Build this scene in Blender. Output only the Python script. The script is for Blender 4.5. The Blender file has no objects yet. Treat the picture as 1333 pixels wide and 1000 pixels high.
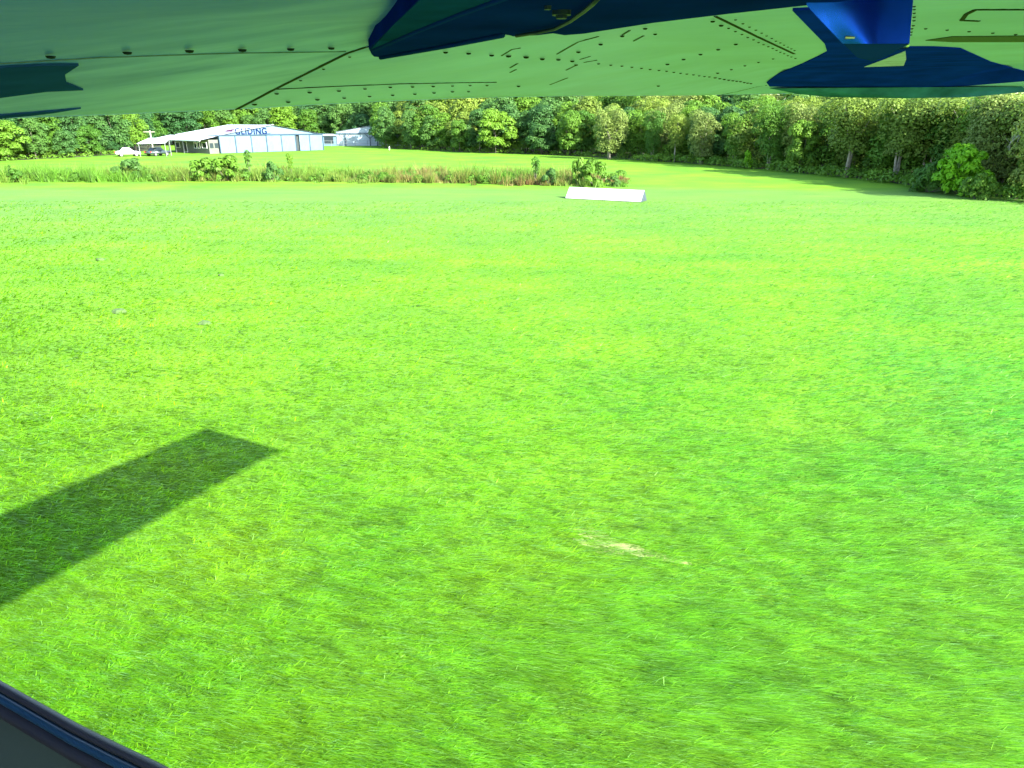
import bpy, bmesh, math, random
import numpy as np
from mathutils import Vector, Matrix

random.seed(7)
RNG = np.random.default_rng(11)
S = bpy.context.scene
COL = S.collection
R = math.radians

# ------------------------------------------------------------------ camera, sky, sun, exposure
H = 5.5                                   # eye height above the field, in metres
FPX = 900.0                               # focal length for a 1333 px wide frame
PITCH = math.atan(340.0 / FPX)
cam_d = bpy.data.cameras.new('camera'); cam = bpy.data.objects.new('camera', cam_d); COL.objects.link(cam)
cam_d.sensor_width = 36.0; cam_d.lens = 36.0 * FPX / 1333.0
cam_d.clip_start = 0.02; cam_d.clip_end = 4000
cam.location = (0, 0, H); cam.rotation_euler = (R(90) - PITCH, 0, 0)
S.camera = cam

SUN_EL = R(29.2); SUN_AZ = math.atan2(0.733, -0.698)       # azimuth measured from +Y towards +X
w = bpy.data.worlds.new('World'); S.world = w; w.use_nodes = True
nt = w.node_tree; nt.nodes.clear()
sky = nt.nodes.new('ShaderNodeTexSky'); sky.sky_type = 'NISHITA'; sky.sun_disc = False
sky.sun_elevation = SUN_EL; sky.sun_rotation = SUN_AZ
bg = nt.nodes.new('ShaderNodeBackground'); bg.inputs['Strength'].default_value = 0.15
wo = nt.nodes.new('ShaderNodeOutputWorld')
nt.links.new(sky.outputs[0], bg.inputs[0]); nt.links.new(bg.outputs[0], wo.inputs[0])
sun_d = bpy.data.lights.new('sun', 'SUN'); sun = bpy.data.objects.new('sun', sun_d); COL.objects.link(sun)
sun_d.energy = 5.0; sun_d.angle = R(0.5); sun_d.color = (1.0, 0.95, 0.86)
to_sun = Vector((math.sin(SUN_AZ) * math.cos(SUN_EL), math.cos(SUN_AZ) * math.cos(SUN_EL), math.sin(SUN_EL)))
sun.rotation_euler = to_sun.to_track_quat('Z', 'Y').to_euler(); sun.location = (30, -30, 40)
S.view_settings.view_transform = 'Standard'; S.view_settings.look = 'None'
S.view_settings.exposure = 2.42; S.view_settings.gamma = 1.0

# ------------------------------------------------------------------ helpers
CP, SP = math.cos(PITCH), math.sin(PITCH)
def ray(u, v):
    a = (u - 666.5) / FPX; b = (500 - v) / FPX
    return Vector((a, CP + b * SP, -SP + b * CP))
def ground(u, v, z=0.0):
    d = ray(u, v); t = (z - H) / d.z
    return Vector((d.x * t, d.y * t, z))

def tag(o, label=None, cat=None, group=None, kind=None):
    if label: o['label'] = label
    if cat: o['category'] = cat
    if group: o['group'] = group
    if kind: o['kind'] = kind
    return o
def empty(name, loc=(0, 0, 0), rz=0.0):
    o = bpy.data.objects.new(name, None); COL.objects.link(o)
    o.location = loc; o.rotation_euler = (0, 0, rz); o.empty_display_size = 0.2
    return o
def link(name, me, mat, parent=None, smooth=False):
    o = bpy.data.objects.new(name, me); COL.objects.link(o)
    for m in (mat if isinstance(mat, (list, tuple)) else [mat]):
        me.materials.append(m)
    if smooth:
        me.polygons.foreach_set('use_smooth', [True] * len(me.polygons))
    if parent is not None: o.parent = parent
    return o
def obj(name, bm, mat, parent=None, smooth=False):
    bmesh.ops.recalc_face_normals(bm, faces=bm.faces)
    me = bpy.data.meshes.new(name); bm.to_mesh(me); bm.free()
    return link(name, me, mat, parent, smooth)
def np_mesh(name, verts, faces, k, col=None, uvr=None):
    """verts (n,3), faces (m,k) -> mesh, quickly"""
    me = bpy.data.meshes.new(name)
    n, m = len(verts), len(faces)
    me.vertices.add(n); me.vertices.foreach_set('co', np.ascontiguousarray(verts, dtype=np.float32).ravel())
    me.loops.add(m * k); me.loops.foreach_set('vertex_index', np.ascontiguousarray(faces, dtype=np.int32).ravel())
    me.polygons.add(m); me.polygons.foreach_set('loop_start', np.arange(0, m * k, k, dtype=np.int32))
    try: me.polygons.foreach_set('loop_total', np.full(m, k, dtype=np.int32))
    except Exception: pass
    if col is not None:
        at = me.color_attributes.new('tone', 'FLOAT_COLOR', 'POINT')
        c4 = np.ones((n, 4), dtype=np.float32); c4[:, :3] = col
        at.data.foreach_set('color', c4.ravel())
    me.update(); me.validate()
    return me
def box(bm, c, s, rot=None, bevel=0.0):
    r = bmesh.ops.create_cube(bm, size=1.0)
    M = Matrix.Translation(c) @ (rot.to_4x4() if rot is not None else Matrix.Identity(4)) @ Matrix.Diagonal((s[0], s[1], s[2], 1))
    bmesh.ops.transform(bm, matrix=M, verts=r['verts'])
    if bevel > 0:
        es = list({e for v in r['verts'] for e in v.link_edges})
        bmesh.ops.bevel(bm, geom=es, offset=bevel, segments=2, affect='EDGES', profile=0.5)
def tube(bm, pts, rad, n=8, cap=True):
    pts = [Vector(p) for p in pts]
    rads = rad if isinstance(rad, (list, tuple)) else [rad] * len(pts)
    rings = []
    for i, p in enumerate(pts):
        d = (pts[min(i + 1, len(pts) - 1)] - pts[max(i - 1, 0)]).normalized()
        a = d.orthogonal().normalized() if i == 0 else (prev - d * prev.dot(d)).normalized()
        prev = a; b = d.cross(a)
        rings.append([bm.verts.new(p + (a * math.cos(2 * math.pi * k / n) + b * math.sin(2 * math.pi * k / n)) * rads[i]) for k in range(n)])
    for i in range(len(rings) - 1):
        for k in range(n):
            bm.faces.new((rings[i][k], rings[i][(k + 1) % n], rings[i + 1][(k + 1) % n], rings[i + 1][k]))
    if cap:
        bm.faces.new(rings[0][::-1]); bm.faces.new(rings[-1])
def prism(bm, poly, d):
    """poly: list of 3-D points, extruded by vector d"""
    d = Vector(d)
    a = [bm.verts.new(Vector(p)) for p in poly]; b = [bm.verts.new(Vector(p) + d) for p in poly]
    n = len(a)
    bm.faces.new(a); bm.faces.new(b[::-1])
    for i in range(n): bm.faces.new((a[i], a[(i + 1) % n], b[(i + 1) % n], b[i]))

# smooth value noise in numpy
_perm = RNG.random((256, 256)).astype(np.float32)
def vnoise(x, y):
    xi = np.floor(x).astype(int); yi = np.floor(y).astype(int)
    fx = x - xi; fy = y - yi
    fx = fx * fx * (3 - 2 * fx); fy = fy * fy * (3 - 2 * fy)
    g = lambda i, j: _perm[(xi + i) & 255, (yi + j) & 255]
    return (g(0, 0) * (1 - fx) + g(1, 0) * fx) * (1 - fy) + (g(0, 1) * (1 - fx) + g(1, 1) * fx) * fy
def fbm(x, y, o=3):
    s = 0; a = 0.5; t = 0
    for k in range(o):
        s = s + a * vnoise(x * 2 ** k + 17 * k, y * 2 ** k + 5 * k); t += a; a *= 0.5
    return s / t

# ------------------------------------------------------------------ materials
def mat(name, col, rough=0.6, spec=0.5, metal=0.0, coat=0.0, noise=None, bump=None, coatrough=0.05):
    m = bpy.data.materials.new(name); m.use_nodes = True
    t = m.node_tree; p = t.nodes['Principled BSDF']
    p.inputs['Base Color'].default_value = (*col, 1); p.inputs['Roughness'].default_value = rough
    p.inputs['Specular IOR Level'].default_value = spec; p.inputs['Metallic'].default_value = metal
    p.inputs['Coat Weight'].default_value = coat; p.inputs['Coat Roughness'].default_value = coatrough
    tc = t.nodes.new('ShaderNodeTexCoord')
    if noise:
        sc, amt = noise
        n = t.nodes.new('ShaderNodeTexNoise'); n.inputs['Scale'].default_value = sc; n.inputs['Detail'].default_value = 6
        t.links.new(tc.outputs['Object'], n.inputs['Vector'])
        mr = t.nodes.new('ShaderNodeMapRange'); mr.inputs[1].default_value = 0.3; mr.inputs[2].default_value = 0.7
        mr.inputs[3].default_value = 1 - amt; mr.inputs[4].default_value = 1 + amt
        t.links.new(n.outputs[0], mr.inputs[0])
        mx = t.nodes.new('ShaderNodeVectorMath'); mx.operation = 'SCALE'; mx.inputs[0].default_value = col
        t.links.new(mr.outputs[0], mx.inputs['Scale']); t.links.new(mx.outputs[0], p.inputs['Base Color'])
    if bump:
        sc, st, dist = bump
        n = t.nodes.new('ShaderNodeTexNoise'); n.inputs['Scale'].default_value = sc; n.inputs['Detail'].default_value = 4
        t.links.new(tc.outputs['Object'], n.inputs['Vector'])
        b = t.nodes.new('ShaderNodeBump'); b.inputs['Strength'].default_value = st; b.inputs['Distance'].default_value = dist
        t.links.new(n.outputs[0], b.inputs['Height']); t.links.new(b.outputs[0], p.inputs['Normal'])
    return m

def leaf_mat(name, c1, c2, transl=0.4, scale=0.35, rough=0.6, attr=False):
    """two greens mixed by noise and by a per-object random value; a little light passes through the leaves"""
    m = bpy.data.materials.new(name); m.use_nodes = True
    t = m.node_tree; p = t.nodes['Principled BSDF']; out = t.nodes['Material Output']
    tc = t.nodes.new('ShaderNodeTexCoord'); oi = t.nodes.new('ShaderNodeObjectInfo')
    n = t.nodes.new('ShaderNodeTexNoise'); n.inputs['Scale'].default_value = scale; n.inputs['Detail'].default_value = 5
    t.links.new(tc.outputs['Object'], n.inputs['Vector'])
    ad = t.nodes.new('ShaderNodeMath'); ad.operation = 'ADD'
    mr = t.nodes.new('ShaderNodeMapRange'); mr.inputs[1].default_value = 0.55; mr.inputs[2].default_value = 1.35
    sc = t.nodes.new('ShaderNodeMath'); sc.operation = 'MULTIPLY'; sc.inputs[1].default_value = 0.9
    t.links.new(oi.outputs['Random'], sc.inputs[0])
    t.links.new(n.outputs[0], ad.inputs[0]); t.links.new(sc.outputs[0], ad.inputs[1]); t.links.new(ad.outputs[0], mr.inputs[0])
    mx = t.nodes.new('ShaderNodeMix'); mx.data_type = 'RGBA'
    mx.inputs[6].default_value = (*c1, 1); mx.inputs[7].default_value = (*c2, 1)
    t.links.new(mr.outputs[0], mx.inputs[0])
    c = mx.outputs[2]
    if attr:
        a = t.nodes.new('ShaderNodeAttribute'); a.attribute_name = 'tone'
        mm = t.nodes.new('ShaderNodeMix'); mm.data_type = 'RGBA'; mm.blend_type = 'MULTIPLY'; mm.inputs[0].default_value = 1
        t.links.new(c, mm.inputs[6]); t.links.new(a.outputs['Color'], mm.inputs[7]); c = mm.outputs[2]
    t.links.new(c, p.inputs['Base Color']); p.inputs['Roughness'].default_value = rough; p.inputs['Specular IOR Level'].default_value = 0.25
    tr = t.nodes.new('ShaderNodeBsdfTranslucent'); t.links.new(c, tr.inputs['Color'])
    ms = t.nodes.new('ShaderNodeMixShader'); ms.inputs[0].default_value = transl
    t.links.new(p.outputs[0], ms.inputs[1]); t.links.new(tr.outputs[0], ms.inputs[2]); t.links.new(ms.outputs[0], out.inputs['Surface'])
    return m

M = {}
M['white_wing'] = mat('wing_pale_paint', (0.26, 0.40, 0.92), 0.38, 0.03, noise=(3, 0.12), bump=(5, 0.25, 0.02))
M['navy'] = mat('navy_gloss', (0.003, 0.016, 0.19), 0.45, 0.0, noise=(9, 0.25))
M['bluepaint'] = mat('deep_blue_paint', (0.003, 0.022, 0.55), 0.5, 0.0, noise=(5, 0.3))
M['tealreflect'] = mat('painted_teal_reflection', (0.012, 0.046, 0.19), 0.5, 0.0, noise=(8, 0.2))
M['cobalt'] = mat('cobalt_metallic', (0.008, 0.075, 0.85), 0.24, 0.5, metal=1.0, noise=(30, 0.15))
M['black'] = mat('black_rubber', (0.012, 0.014, 0.014), 0.5)
M['slot'] = mat('dark_gap', (0.006, 0.012, 0.01), 0.8, 0.1)
M['rivet'] = mat('rivet_dark', (0.008, 0.014, 0.02), 0.6, 0.05)
M['steel'] = mat('steel', (0.35, 0.36, 0.36), 0.35, metal=0.9)
M['trim'] = mat('cabin_trim', (0.030, 0.050, 0.036), 0.75, 0.3, bump=(400, 0.2, 0.002))
M['blue_trim'] = mat('blue_window_bead', (0.008, 0.034, 0.06), 0.35, coat=0.2)
M['white'] = mat('white_paint', (0.8, 0.8, 0.78), 0.5, noise=(0.6, 0.04))
M['marker'] = mat('marker_white', (0.30, 0.30, 0.31), 0.6, noise=(1.6, 0.10))
M['markerend'] = mat('marker_end_shade', (0.030, 0.048, 0.062), 0.6, noise=(2, 0.1))  # end of the white marker, its shade painted into the colour
M['roof'] = mat('roof_sheet', (0.40, 0.44, 0.46), 0.45, noise=(0.4, 0.06))
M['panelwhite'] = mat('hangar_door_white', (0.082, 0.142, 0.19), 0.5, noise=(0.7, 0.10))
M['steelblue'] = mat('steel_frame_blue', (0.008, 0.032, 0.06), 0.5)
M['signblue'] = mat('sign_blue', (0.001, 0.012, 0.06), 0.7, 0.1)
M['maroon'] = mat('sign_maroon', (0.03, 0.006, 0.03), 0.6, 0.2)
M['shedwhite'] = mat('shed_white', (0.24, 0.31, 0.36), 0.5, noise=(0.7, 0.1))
M['wallgrey'] = mat('annex_wall', (0.09, 0.10, 0.08), 0.8, noise=(1.5, 0.2))
M['glass'] = mat('window_glass', (0.02, 0.03, 0.035), 0.08, 0.6)
M['darkin'] = mat('dark_doorway', (0.02, 0.03, 0.03), 0.9)
M['timber'] = mat('grey_timber', (0.25, 0.23, 0.19), 0.8, noise=(6, 0.25))
M['carwhite'] = mat('car_white', (0.8, 0.8, 0.8), 0.25, coat=0.8)
M['cardark'] = mat('car_dark', (0.03, 0.045, 0.05), 0.3, coat=0.5)
M['tyre'] = mat('tyre', (0.015, 0.015, 0.015), 0.85)
M['chrome'] = mat('wheel_alloy', (0.5, 0.5, 0.5), 0.35, metal=0.8)
M['lampred'] = mat('tail_light', (0.4, 0.02, 0.01), 0.3)
M['earth'] = mat('dry_earth', (0.042, 0.085, 0.018), 0.95, noise=(9, 0.3), bump=(25, 0.6, 0.03))
M['sand'] = mat('pale_sand', (0.17, 0.21, 0.065), 0.95, noise=(12, 0.25), bump=(40, 0.5, 0.02))
M['bark'] = mat('pale_bark', (0.22, 0.20, 0.16), 0.85, noise=(3, 0.35))
M['barkdark'] = mat('dark_bark', (0.07, 0.065, 0.05), 0.9, noise=(3, 0.3))
M['leaf_a'] = leaf_mat('foliage_fresh', (0.050, 0.14, 0.014), (0.115, 0.235, 0.018))
M['leaf_b'] = leaf_mat('foliage_dark', (0.030, 0.100, 0.026), (0.070, 0.165, 0.028))
M['leaf_c'] = leaf_mat('foliage_olive', (0.105, 0.175, 0.024), (0.17, 0.25, 0.030))
M['leaf_d'] = leaf_mat('foliage_grey_green', (0.125, 0.185, 0.040), (0.18, 0.25, 0.045))
M['leaf_lime'] = leaf_mat('foliage_lime', (0.10, 0.30, 0.005), (0.17, 0.40, 0.008))
M['reed'] = leaf_mat('tall_grass', (0.080, 0.135, 0.016), (0.12, 0.18, 0.018), 0.35, 0.5, attr=True)
M['grass'] = leaf_mat('grass_blade', (0.125, 0.35, 0.008), (0.225, 0.43, 0.005), 0.35, 0.25, 0.5, attr=True)

def ground_mat():
    m = bpy.data.materials.new('grass_field'); m.use_nodes = True
    t = m.node_tree; p = t.nodes['Principled BSDF']
    tc = t.nodes.new('ShaderNodeTexCoord')
    def noise(scale, detail, vec=None, rough=0.6):
        n = t.nodes.new('ShaderNodeTexNoise'); n.inputs['Scale'].default_value = scale
        n.inputs['Detail'].default_value = detail; n.inputs['Roughness'].default_value = rough
        t.links.new(vec or tc.outputs['Object'], n.inputs['Vector']); return n.outputs[0]
    def ramp(val, stops):
        r = t.nodes.new('ShaderNodeValToRGB')
        e = r.color_ramp.elements
        e[0].position, e[0].color = stops[0][0], (*stops[0][1], 1)
        e[1].position, e[1].color = stops[-1][0], (*stops[-1][1], 1)
        for pos, c in stops[1:-1]:
            k = e.new(pos); k.color = (*c, 1)
        t.links.new(val, r.inputs[0]); return r.outputs[0]
    def mix(f, a, b, mode='MIX'):
        x = t.nodes.new('ShaderNodeMix'); x.data_type = 'RGBA'; x.blend_type = mode
        for i, s in ((0, f), (6, a), (7, b)):
            if isinstance(s, (int, float)): x.inputs[i].default_value = s
            else: t.links.new(s, x.inputs[i])
        return x.outputs[2]
    mp = t.nodes.new('ShaderNodeMapping'); mp.inputs['Rotation'].default_value = (0, 0, R(28))
    mp.inputs['Scale'].default_value = (0.35, 1.6, 1)
    t.links.new(tc.outputs['Object'], mp.inputs['Vector'])
    base = ramp(noise(0.16, 4), [(0.3, (0.062, 0.165, 0.014)), (0.5, (0.092, 0.21, 0.012)), (0.7, (0.125, 0.245, 0.012))])
    streak = ramp(noise(0.35, 5, mp.outputs[0]), [(0.3, (0.80, 0.86, 0.9)), (0.7, (1.15, 1.1, 1.0))])
    fine = ramp(noise(7, 6, None, 0.75), [(0.28, (0.66, 0.72, 0.7)), (0.5, (1, 1, 1)), (0.72, (1.3, 1.2, 1.6))])
    c = mix(1.0, base, streak, 'MULTIPLY'); c = mix(1.0, c, fine, 'MULTIPLY')
    # a band of drier, paler turf across the middle of the strip (set out in metres from the runway line)
    sx = t.nodes.new('ShaderNodeSeparateXYZ'); t.links.new(tc.outputs['Object'], sx.inputs[0])
    wob = t.nodes.new('ShaderNodeMath'); wob.operation = 'MULTIPLY_ADD'; wob.inputs[1].default_value = 9.0
    t.links.new(noise(0.05, 3), wob.inputs[0]); t.links.new(sx.outputs['Y'], wob.inputs[2])
    dv = t.nodes.new('ShaderNodeMath'); dv.operation = 'DIVIDE'; dv.inputs[1].default_value = 100.0
    t.links.new(wob.outputs[0], dv.inputs[0])
    dry = ramp(dv.outputs[0], [(0.34, (0, 0, 0)), (0.50, (0.55, 0.55, 0.55)), (0.66, (0.65, 0.65, 0.65)), (0.70, (0, 0, 0))])
    c = mix(dry, c, mix(1.0, (lambda: ramp(noise(0.5, 4, mp.outputs[0]), [(0.3, (0.058, 0.130, 0.028)), (0.7, (0.092, 0.178, 0.038))]))(), fine, 'MULTIPLY'))
    t.links.new(c, p.inputs['Base Color']); p.inputs['Roughness'].default_value = 0.9; p.inputs['Specular IOR Level'].default_value = 0.1
    b = t.nodes.new('ShaderNodeBump'); b.inputs['Strength'].default_value = 0.6; b.inputs['Distance'].default_value = 0.05
    t.links.new(noise(9, 6, None, 0.7), b.inputs['Height']); t.links.new(b.outputs[0], p.inputs['Normal'])
    return m
M['ground'] = ground_mat()

# ------------------------------------------------------------------ the ground
bm = bmesh.new()
bmesh.ops.create_grid(bm, x_segments=40, y_segments=40, size=1500)
g = obj('grass_field', bm, M['ground']); g['kind'] = 'structure'

M['litter'] = mat('leaf_litter', (0.035, 0.05, 0.014), 0.95, noise=(0.8, 0.4), bump=(6, 0.8, 0.1))
# bare sandy scrape in the foreground
P0 = ground(802, 711)
bm = bmesh.new(); ring = []
for k in range(40):
    a = 2 * math.pi * k / 40
    r = 0.72 * (1 + 0.35 * math.sin(3 * a + 1) + 0.2 * math.sin(7 * a) + random.uniform(-.1, .1))
    q = Vector((math.cos(a) * r, math.sin(a) * r * 0.28, 0)); q.rotate(Matrix.Rotation(R(-28), 3, 'Z'))
    ring.append(bm.verts.new(P0 + q + Vector((0, 0, 0.006))))
bm.faces.new(ring)
sp = obj('bare_sand_patch', bm, M['sand']); sp['kind'] = 'structure'

# ------------------------------------------------------------------ grass blades (uncountable: one object)
def blade_field(name, P, h, wd, lean, tone, m):
    n = len(P)
    yaw = RNG.random(n) * 2 * np.pi
    dx, dy = np.cos(yaw), np.sin(yaw)
    V = np.zeros((n, 3, 3), dtype=np.float32)
    V[:, 0] = P; V[:, 1] = P; V[:, 2] = P
    V[:, 0, 0] -= dx * wd; V[:, 0, 1] -= dy * wd
    V[:, 1, 0] += dx * wd; V[:, 1, 1] += dy * wd
    V[:, 2, 0] += lean[:, 0]; V[:, 2, 1] += lean[:, 1]; V[:, 2, 2] += h
    col = np.repeat(tone[:, None, :], 3, axis=1).reshape(-1, 3)
    me = np_mesh(name, V.reshape(-1, 3), np.arange(3 * n).reshape(n, 3), 3, col)
    return link(name, me, m)

def pix_ground(u, v):
    a = (u - 666.5) / FPX; b = (500 - v) / FPX
    dy = CP + b * SP; dz = -SP + b * CP
    t = -H / dz
    return a * t, dy * t

N = 560000
u = RNG.uniform(-160, 1493, N); v = 262 + (1130 - 262) * RNG.random(N) ** 0.9
gx, gy = pix_ground(u, v)
cl = fbm(gx * 1.3, gy * 1.3, 3); big = fbm(gx * 0.16 + 40, gy * 0.16 + 9, 3)
HD = np.array([0.88, -0.476])
tf = fbm((gx * .88 - gy * .476) * 4.2 + 3, (gx * .476 + gy * .88) * 9.5, 3)
h = (0.02 + 0.085 * RNG.random(N)) * (0.2 + 1.0 * cl + .8 * tf)
dist = np.hypot(gx, gy)
wd = 0.0058 * np.maximum(1, dist / 8.0) * RNG.uniform(0.6, 1.5, N)
ln = (RNG.normal(0, 0.028, (N, 2)) + HD[None] * RNG.uniform(0.08, 0.34, N)[:, None]) * (0.4 + 1.2 * cl[:, None])
tone = np.ones((N, 3), dtype=np.float32)
along = gx * HD[0] + gy * HD[1]; across = gx * 0.476 + gy * 0.88
tuft = fbm(along * 4.2 + 3, across * 9.5, 3)
br = 0.93 * (0.70 + 0.6 * RNG.random(N)) * (0.90 + 0.28 * big) * np.clip(0.36 + 1.35 * tuft, .45, 1.7)
haze = np.clip((gx + 4) / 14, 0, 1) * (0.5 + fbm(gx * .2, gy * .2 + 50, 2))  # mint haze growing to the right, painted into the blade tone
tone[:, 0] = br * (0.86 + 0.42 * fbm(gx * 0.5 + 7, gy * 0.5, 2)) * (1 - .10 * haze) + .12 * br * (1 - haze); tone[:, 1] = br * 1.04; tone[:, 2] = br * (0.6 + 3 * RNG.random(N) ** 3 + 1.9 * haze)
dryb = RNG.random(N) < 0.06
tone[dryb] = np.array([1.7, 1.35, 14.0])
keep = np.hypot((gx - P0.x) * 0.88 - (gy - P0.y) * 0.476, ((gx - P0.x) * 0.476 + (gy - P0.y) * 0.88) * 3.2) > 0.05 + 0.55 * RNG.random(N)
PP = np.stack([gx, gy, np.zeros(N)], 1)
gr = blade_field('mown_grass', PP[keep], h[keep], wd[keep], ln[keep], tone[keep], M['grass'])
gr['kind'] = 'stuff'

# tall weedy grass across the far side of the strip
NT = 2600
ut = RNG.uniform(-160, 815, NT); depth = RNG.random(NT)
v0 = np.interp(ut, [-160, 0, 300, 600, 760, 812], [241, 238, 236, 239, 243, 243])
tx, ty = pix_ground(ut, v0); s_ = 1 + 0.15 * depth; tx, ty = tx * s_, ty * s_; ty = ty + RNG.normal(0, .35, NT) - 1.6 * (RNG.random(NT) < .04)
nb = 34
gx = np.repeat(tx, nb) + RNG.normal(0, .16, NT * nb); gy = np.repeat(ty, nb) + RNG.normal(0, .16, NT * nb)
uu_ = np.repeat(ut, nb); N = NT * nb
th_ = (0.3 + 1.35 * RNG.random(NT) ** 1.6) * (0.25 + 1.25 * fbm(tx * 0.22, ty * 0.22, 3)) * np.clip((815 - ut) / 60, 0.35, 1)
h = np.repeat(th_, nb) * RNG.uniform(.45, 1.15, N)
spread = RNG.normal(0, 1, (N, 2)); spread /= np.linalg.norm(spread, axis=1)[:, None]
ln = spread * (h * RNG.uniform(.1, .75, N))[:, None]
tone = np.ones((N, 3), dtype=np.float32); br = np.repeat(0.6 + 0.55 * RNG.random(NT), nb) * RNG.uniform(.7, 1.3, N)
dd = np.clip(fbm(tx * 0.10 + 3, ty * 0.25, 3) * 2.4 - 0.85, 0, 1) * np.interp(ut, [0, 120, 420, 560, 760], [.4, .7, .8, 1.3, 1.5])
dryness = np.repeat(dd, nb) * RNG.uniform(.3, 1, N)
tone[:, 0] = br * (0.72 + 1.0 * dryness); tone[:, 1] = br * (1.2 - 0.55 * dryness); tone[:, 2] = br * (0.9 + 1.8 * dryness)
tg = blade_field('tall_weedy_grass', np.stack([gx, gy, np.zeros(N)], 1), h, 0.030 * RNG.uniform(.6, 1.7, N), ln, tone, M['reed'])
tg['kind'] = 'stuff'

# ------------------------------------------------------------------ trees and shrubs
def leaf_cloud(blobs, n, size, droop=0.0, flat=0.6, seed=0):
    """leaf-sized quads spread over and inside a set of lumpy clumps -> mesh verts/faces"""
    rg = np.random.default_rng(seed)
    vol = np.array([b[3] ** 2 for b in blobs]); idx = rg.choice(len(blobs), n, p=vol / vol.sum())
    B = np.array(blobs)[idx]
    d = rg.normal(0, 1, (n, 3)); d /= np.linalg.norm(d, axis=1)[:, None]
    d[:, 2] = np.where(d[:, 2] < -0.35, -d[:, 2], d[:, 2])
    rr = B[:, 3] * (0.82 + 0.22 * rg.random(n) - 0.45 * (rg.random(n) < 0.18) * rg.random(n))
    C = B[:, :3] + d * rr[:, None] * np.array([1, 1, 0.8])
    nrm = d + rg.normal(0, 0.36, (n, 3)); nrm[:, 2] += 0.25; nrm /= np.linalg.norm(nrm, axis=1)[:, None]
    t = np.cross(nrm, rg.normal(0, 1, (n, 3))); t /= np.linalg.norm(t, axis=1)[:, None]
    b = np.cross(nrm, t)
    sz = size * rg.uniform(0.5, 1.35, n)[:, None]
    V = np.stack([C - t * sz, C + b * sz * flat, C + t * sz, C - b * sz * flat], 1)
    V[:, 2, 2] -= droop * sz[:, 0]
    return V.reshape(-1, 3), np.arange(4 * n).reshape(n, 4)

def crown_blobs(w, z0, z1, n, seed, shape='round', bs=1.0):
    rg = random.Random(seed); out = []
    for i in range(n):
        f = (i + 0.5) / n
        z = z0 + (z1 - z0) * (0.12 + 0.85 * f)
        if shape == 'round': prof = math.sin(math.pi * min(0.94, 0.22 + 0.72 * f)) ** 0.7
        elif shape == 'umbrella': prof = 0.35 + 0.75 * f if f < 0.75 else 1.0 - (f - .75) * 1.2
        else: prof = 1.0 - 0.55 * f
        a = i * 2.39996 + rg.uniform(-.5, .5); rad = w * prof * math.sqrt(rg.uniform(0.15, 1))
        br = w * rg.uniform(0.26, 0.50) * bs
        out.append((math.cos(a) * rad * 0.78, math.sin(a) * rad * 0.78, z - br * 0.3, br))
    return out

def trunk_bm(hh, blobs, r0, seed, forks=1):
    rg = random.Random(seed); bm = bmesh.new()
    for k in range(forks):
        a = rg.uniform(0, 6.28); sp = 0.0 if forks == 1 else 0.10 * hh
        base = Vector((math.cos(a) * 0.2 * (forks > 1), math.sin(a) * 0.2 * (forks > 1), -0.1))
        top = Vector((math.cos(a) * sp, math.sin(a) * sp, hh))
        mid = base.lerp(top, 0.5) + Vector((rg.uniform(-.2, .2), rg.uniform(-.2, .2), 0))
        tube(bm, [base, mid, top], [r0, r0 * 0.75, r0 * 0.45], 7)
        for b in rg.sample(blobs, min(5, len(blobs))):
            st = base.lerp(top, rg.uniform(0.55, 0.95)); e = Vector(b[:3])
            tube(bm, [st, st.lerp(e, 0.5) + Vector((0, 0, -0.15)), e], [r0 * 0.4, r0 * 0.28, r0 * 0.1], 5)
    return bm

PROTO = {}
def make_tree(kind, hgt, w, z0, nb, nleaf, lsize, leaf, bark, shape, seed, forks=1):
    t = empty(kind)
    bl = crown_blobs(w, z0, hgt, nb, seed, shape)
    V, F = leaf_cloud(bl, nleaf, lsize, 0.2, 0.55, seed)
    link('crown', np_mesh('crown', V, F, 4), M[leaf], t)
    obj('trunk', trunk_bm(z0 + (hgt - z0) * 0.45, bl, (0.012 * w + 0.03 * hgt ** 0.5) * (1.3 if forks == 3 else 1), seed + 1, forks), M[bark], t, True)
    PROTO.setdefault(kind, []).append((t, hgt)); return t
USED = set()
def plant(kind, which, loc, hgt, wide=1.0, rz=None, label=None, cat='tree', group=None):
    src, h0 = PROTO[kind][which % len(PROTO[kind])]
    if src.name not in USED:
        USED.add(src.name); o = src
    else:
        o = src.copy(); COL.objects.link(o)
        for ch in [c for c in COL.objects if c.parent == src]:
            c = ch.copy(); COL.objects.link(c); c.parent = o
    s = hgt / h0
    o.location = loc; o.scale = (s * wide, s * wide, s); o.rotation_euler = (0, 0, random.uniform(0, 6.28) if rz is None else rz)
    for k in ('group', 'label', 'category'):
        if k in o: del o[k]
    tag(o, label, cat, group)
    return o

make_tree('round_tree', 8, 3.6, 0.6, 16, 7000, 0.21, 'leaf_a', 'barkdark', 'round', 1)
make_tree('round_tree', 8, 3.4, 0.8, 18, 7000, 0.21, 'leaf_a', 'barkdark', 'round', 2)
make_tree('round_tree', 8, 3.2, 0.7, 20, 7000, 0.20, 'leaf_b', 'barkdark', 'round', 3)
make_tree('forest_tree', 13, 4.8, 1.5, 22, 6500, 0.27, 'leaf_a', 'barkdark', 'round', 11)
make_tree('forest_tree', 13, 4.6, 1.8, 24, 6500, 0.27, 'leaf_b', 'barkdark', 'round', 12)
make_tree('forest_tree', 13, 5.0, 1.5, 20, 6500, 0.27, 'leaf_c', 'bark', 'round', 13)
make_tree('forest_tree', 13, 4.4, 1.2, 26, 6500, 0.27, 'leaf_b', 'bark', 'round', 14)
make_tree('paperbark_tree', 11, 4.6, 3.4, 22, 9000, 0.19, 'leaf_c', 'bark', 'umbrella', 21, 3)
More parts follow.
